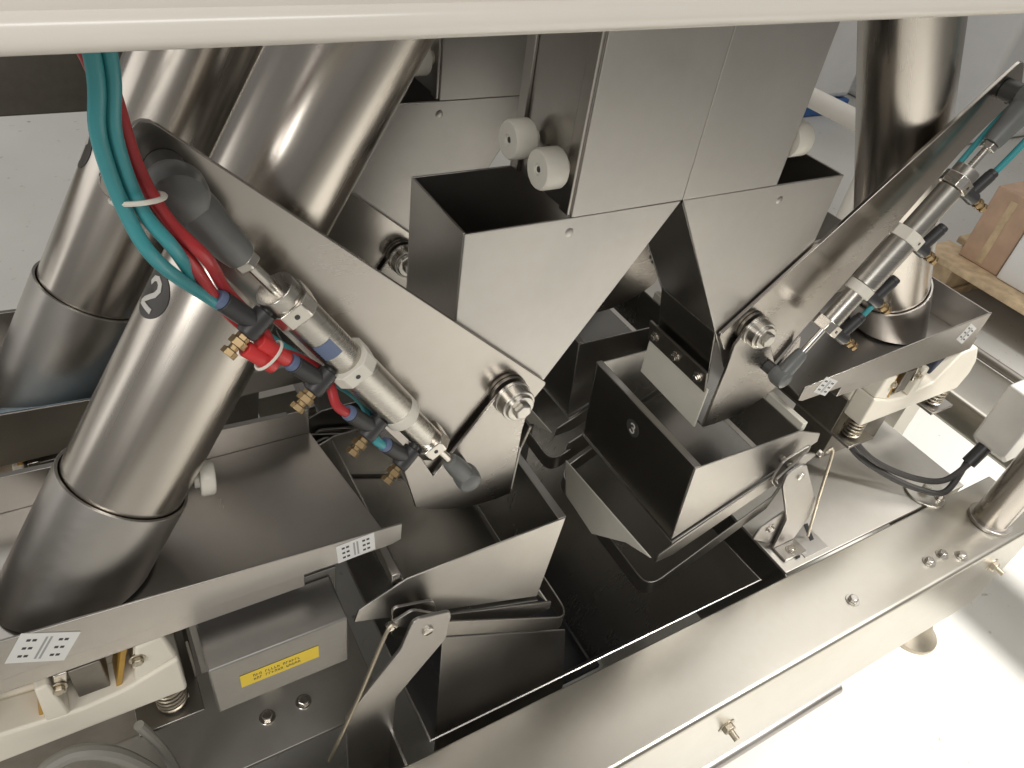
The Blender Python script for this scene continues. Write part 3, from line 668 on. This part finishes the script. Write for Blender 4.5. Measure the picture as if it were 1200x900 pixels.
# ------------------------------------------------------------------ sensor housing with the yellow label
h = thing('terminal_housing', (.055, .35, 0), 'grey steel housing with a yellow warning label below the front left pan', 'housing')
obj('case', MB().box(.003, .112, .3265, .372, .131, .197), 'steel_housing', h, .0015)
obj('case_bracket', MB().box(.030, .080, .3747, .400, .14, .16), 'steel_dark', h, .001)
obj('case_leg', MB().box(.045, .065, .400, .412, -.0008, .16), 'steel_dark', h, .001)
obj('back_plate', MB().box(-.002, .118, .3722, .3745, .12, .205), 'steel_housing', h, .0006)
lb = obj('warning_label', MB().box(.0235, .0865, .3259, .3263, .1565, .1735), 'yellow_label', h, 0)
m = MB()
for r_, zc in ((0, .1678), (1, .1624)):
    x = .0335
    for word in ((3, 5, 6) if r_ == 0 else (3, 6, 5)):
        for k in range(word):
            # unreadable small print: a dark stroke or two for each character
            m.box(x, x + .0004, .3257, .3259, zc - .0016, zc + .0016)
            zz_ = random.choice((-.0016, -.0002, .0012)); m.box(x + .0004, x + .0015, .3257, .3259, zc + zz_, zc + zz_ + .0004)
            if random.random() < .5: m.box(x + .0012, x + .0016, .32565, .3259, zc - .0016, zc + .0010)
            x += .0024
        x += .0022
obj('label_print', m, 'ink', lb, 0)

# ------------------------------------------------------------------ post, junction box, cables and round cover on the right
ps = thing('support_post', (1.03, .213, 0), 'upright round steel post standing on the right end of the base beam', 'post')
obj('post_tube', MB().cyl((1.032, .213, .004), (1.032, .213, .75), .0245, n=40), 'steel_tube', ps, 0)
obj('post_flange', MB().cyl((1.032, .213, .0005), (1.032, .213, .006), .030, n=40), 'steel_sheet', ps, .0005)
jb = thing('junction_box', (1.05, .22, .1), 'pale grey junction box fixed to the upright post at the right edge', 'box')
obj('box_body', MB().prism([(1.035, .250, .092), (1.06, .250, .072), (1.16, .250, .072), (1.16, .250, .19), (1.035, .250, .19)], (0, .05, 0)), 'box_grey', jb, .004, 3)
obj('cable_gland', MB().cyl((1.050, .280, .088), (1.030, .280, .055), .010, n=18), 'black_plastic', jb)
def cable(pts, r, mat, label): 
    p = smooth_path(pts, 8); obj('cable', MB().tube(p, r, 10), mat, None, 0, label=label, cat='cable', group='cables', org=tuple(p[0]))
cable([(.86, .385, .10), (.87, .36, .075), (.91, .335, .045), (.96, .30, .03), (.995, .28, .035), (1.035, .278, .065)], .0045, 'cable', 'dark cable from the right vibrator to the junction box, upper of the pair')
cable([(.865, .395, .09), (.88, .365, .055), (.92, .325, .030), (.96, .29, .018), (.99, .27, .022), (1.030, .282, .056)], .0045, 'cable', 'dark cable from the right vibrator to the junction box, lower of the pair')
cv = thing('round_cover', (.985, .288, 0), 'flat round steel cover with a small bolt on the right deck plate', 'cover')
obj('disc', MB().cyl((.985, .290, -.0004), (.985, .290, .003), .030, n=48), 'steel_base', cv, .0004)
hexbolt((.993, .272, .003), (0, 0, 1), .005, .006, True, 'steel_bright', cv)
obj('standoff', MB().cyl((.985, .292, .003), (.985, .292, .016), .006, n=16), 'nylon', cv)
cable([(-.10, .30, .02), (-.125, .33, .115), (-.105, .34, .133), (-.075, .335, .118), (-.05, .33, .05), (-.045, .33, .0)], .0062, 'cable_grey', 'thick grey cable looping in front of the cream vibrator at bottom left')
cable([(-.055, .35, .119), (-.045, .347, .07), (-.040, .345, .0)], .0042, 'cable_grey', 'thin grey cable hanging straight down beside the left coil spring')

# ------------------------------------------------------------------ guard rail across the top of the view
gr = thing('guard_rail', (.3, .27, .66), 'cream painted rounded guard rail running across the top in front', 'rail')
obj('rail_bar', MB().cyl((-1.2, .2605, .6543), (2.2, .2605, .7033), .0062, n=32), 'rail_paint', gr, 0)
prof = round_poly([(.2590, .003), (.2590, .055), (.300, .055), (.300, .004), (.270, .004)], [.002, .006, .006, .003, .003], 5)
obj('rail_body', MB().prism([(-1.2, y, .6543 + z) for y, z in prof], (3.4, 0, .049)), 'rail_paint', gr, 0)

# ------------------------------------------------------------------ things behind
rb = thing('back_rail', (0, 1, .36), 'wide dull brown steel frame member behind the tubes at upper left', 'beam')
obj('rail_bar', MB().box(-1.5, .42, 1.0, 1.06, .357, .46), 'steel_dark', rb, .003)
obj('rail_post', MB().box(.37, .42, 1.061, 1.11, -.33, .46), 'steel_dark', rb, .003)
cb = thing('side_beam', (1.33, .2, 0), 'pale steel cross beam with a dark edge strip at the right end of the machine', 'beam')
prof = round_poly([(1.249, 0), (1.400, 0), (1.400, -.06), (1.249, -.06)], .008)
obj('beam_body', MB().prism([(x, -.25, z) for x, z in prof], (0, .85, 0)), 'steel_base', cb, 0)
obj('edge_strip', MB().cyl((1.405, -.25, .006), (1.405, .60, .006), .009, n=14), 'steel_dark', cb, 0)
obj('beam_foot', MB().box(1.30, 1.36, .50, .56, -.33, -.0605), 'steel_base', cb, .001)
obj('beam_foot', MB().box(1.30, 1.36, -.25, -.19, -.33, -.0605), 'steel_base', cb, .001)
wr = thing('tube_barrier', (1.95, 1.4, -.33), 'white round tube barrier on the floor behind the right pocket', 'barrier')
obj('barrier_tube', MB().cyl((1.95, 1.12, .09), (1.95, 3.2, .09), .028, n=24), 'rail_paint', wr, 0)
for y in (1.2, 3.1): obj('barrier_leg', MB().cyl((1.95, y, -.33), (1.95, y, .085), .02, n=16), 'rail_paint', wr, 0)
pl = thing('wooden_pallet', (2.7, .5, -.33), 'rough wooden pallet under the boxes at far right', 'pallet')
for k in range(7):
    obj('board', MB().box(2.15 + random.uniform(-.02, .02) + k * .17, 2.27 + k * .17, -.1 + random.uniform(-.03, .02), 1.03 + random.uniform(-.03, .03), -.222, -.2), 'wood', pl, .004)
for y in (-.05, .45, .93):
    obj('runner', MB().box(2.16, 3.30, y, y + .09, -.30, -.2225), 'wood', pl, .004)
    obj('bottom_board', MB().box(2.15, 3.31, y - .01, y + .10, -.329, -.3005), 'wood', pl, .004)
c1 = thing('cardboard_box', (2.4, .89, -.2), 'brown cardboard box standing on the pallet beside the white one', 'box')
obj('carton', MB().box(2.21, 2.70, .838, .962, -.199, .02), 'cardboard', c1, .003)
obj('tape', MB().box(2.2085, 2.2098, .89, .91, -.19, .0), 'wood', c1, 0)
c2 = thing('white_box', (2.4, .5, -.2), 'large white carton on the pallet at the right edge', 'box')
obj('carton', MB().box(2.20, 2.75, .20, .833, -.199, .30), 'wrap_white', c2, .004)
obj('lid_edge', MB().box(2.196, 2.754, .196, .837, .26, .304), 'wrap_white', c2, .003)
g1 = thing('wrapped_goods', (4.2, 2.4, -.33), 'tall stack wrapped in white film behind the right feed tube', 'stack')
obj('wrap', MB().box(3.45, 4.8, 1.75, 3.2, -.33, 1.2), 'wrap_white', g1, .03, 3)
g2 = thing('wrapped_goods', (2.95, 2.8, -.33), 'stack wrapped in white film seen between the chute and the right feed tube', 'stack')
obj('wrap', MB().box(2.72, 3.2, 2.2, 3.4, -.26, .6), 'wrap_white', g2, .03, 3)
obj('base_crate', MB().box(2.70, 3.2, 2.19, 3.4, -.33, -.261), 'blue_crate', g2, .01)

# thin wavy pale blue strip along the rim of the rear left pan
fr = []
for i in range(19):
    x = -.20 + .0145 * i; k = math.sin(i * 1.1) * .004 + math.sin(i * .37) * .003
    zr = .2525 + (XC - x - .243) / .367 * .0245
    fr.append([(x, .5822 + .003, zr + .0012), (x, .5905 + k * .4, zr - .003 + k * .2), (x, .600 + k, zr - .013 + k * .5), (x, .608 + k, .2275)])
obj('blue_strip', MB().shell(fr, [[(0, .0001, .0003)] * 4 for _ in fr]), 'pale_blue', None, 0, label='crumpled pale blue strip along the rim of the rear left pan', cat='film', org=(-.07, .59, .23), ang=60)
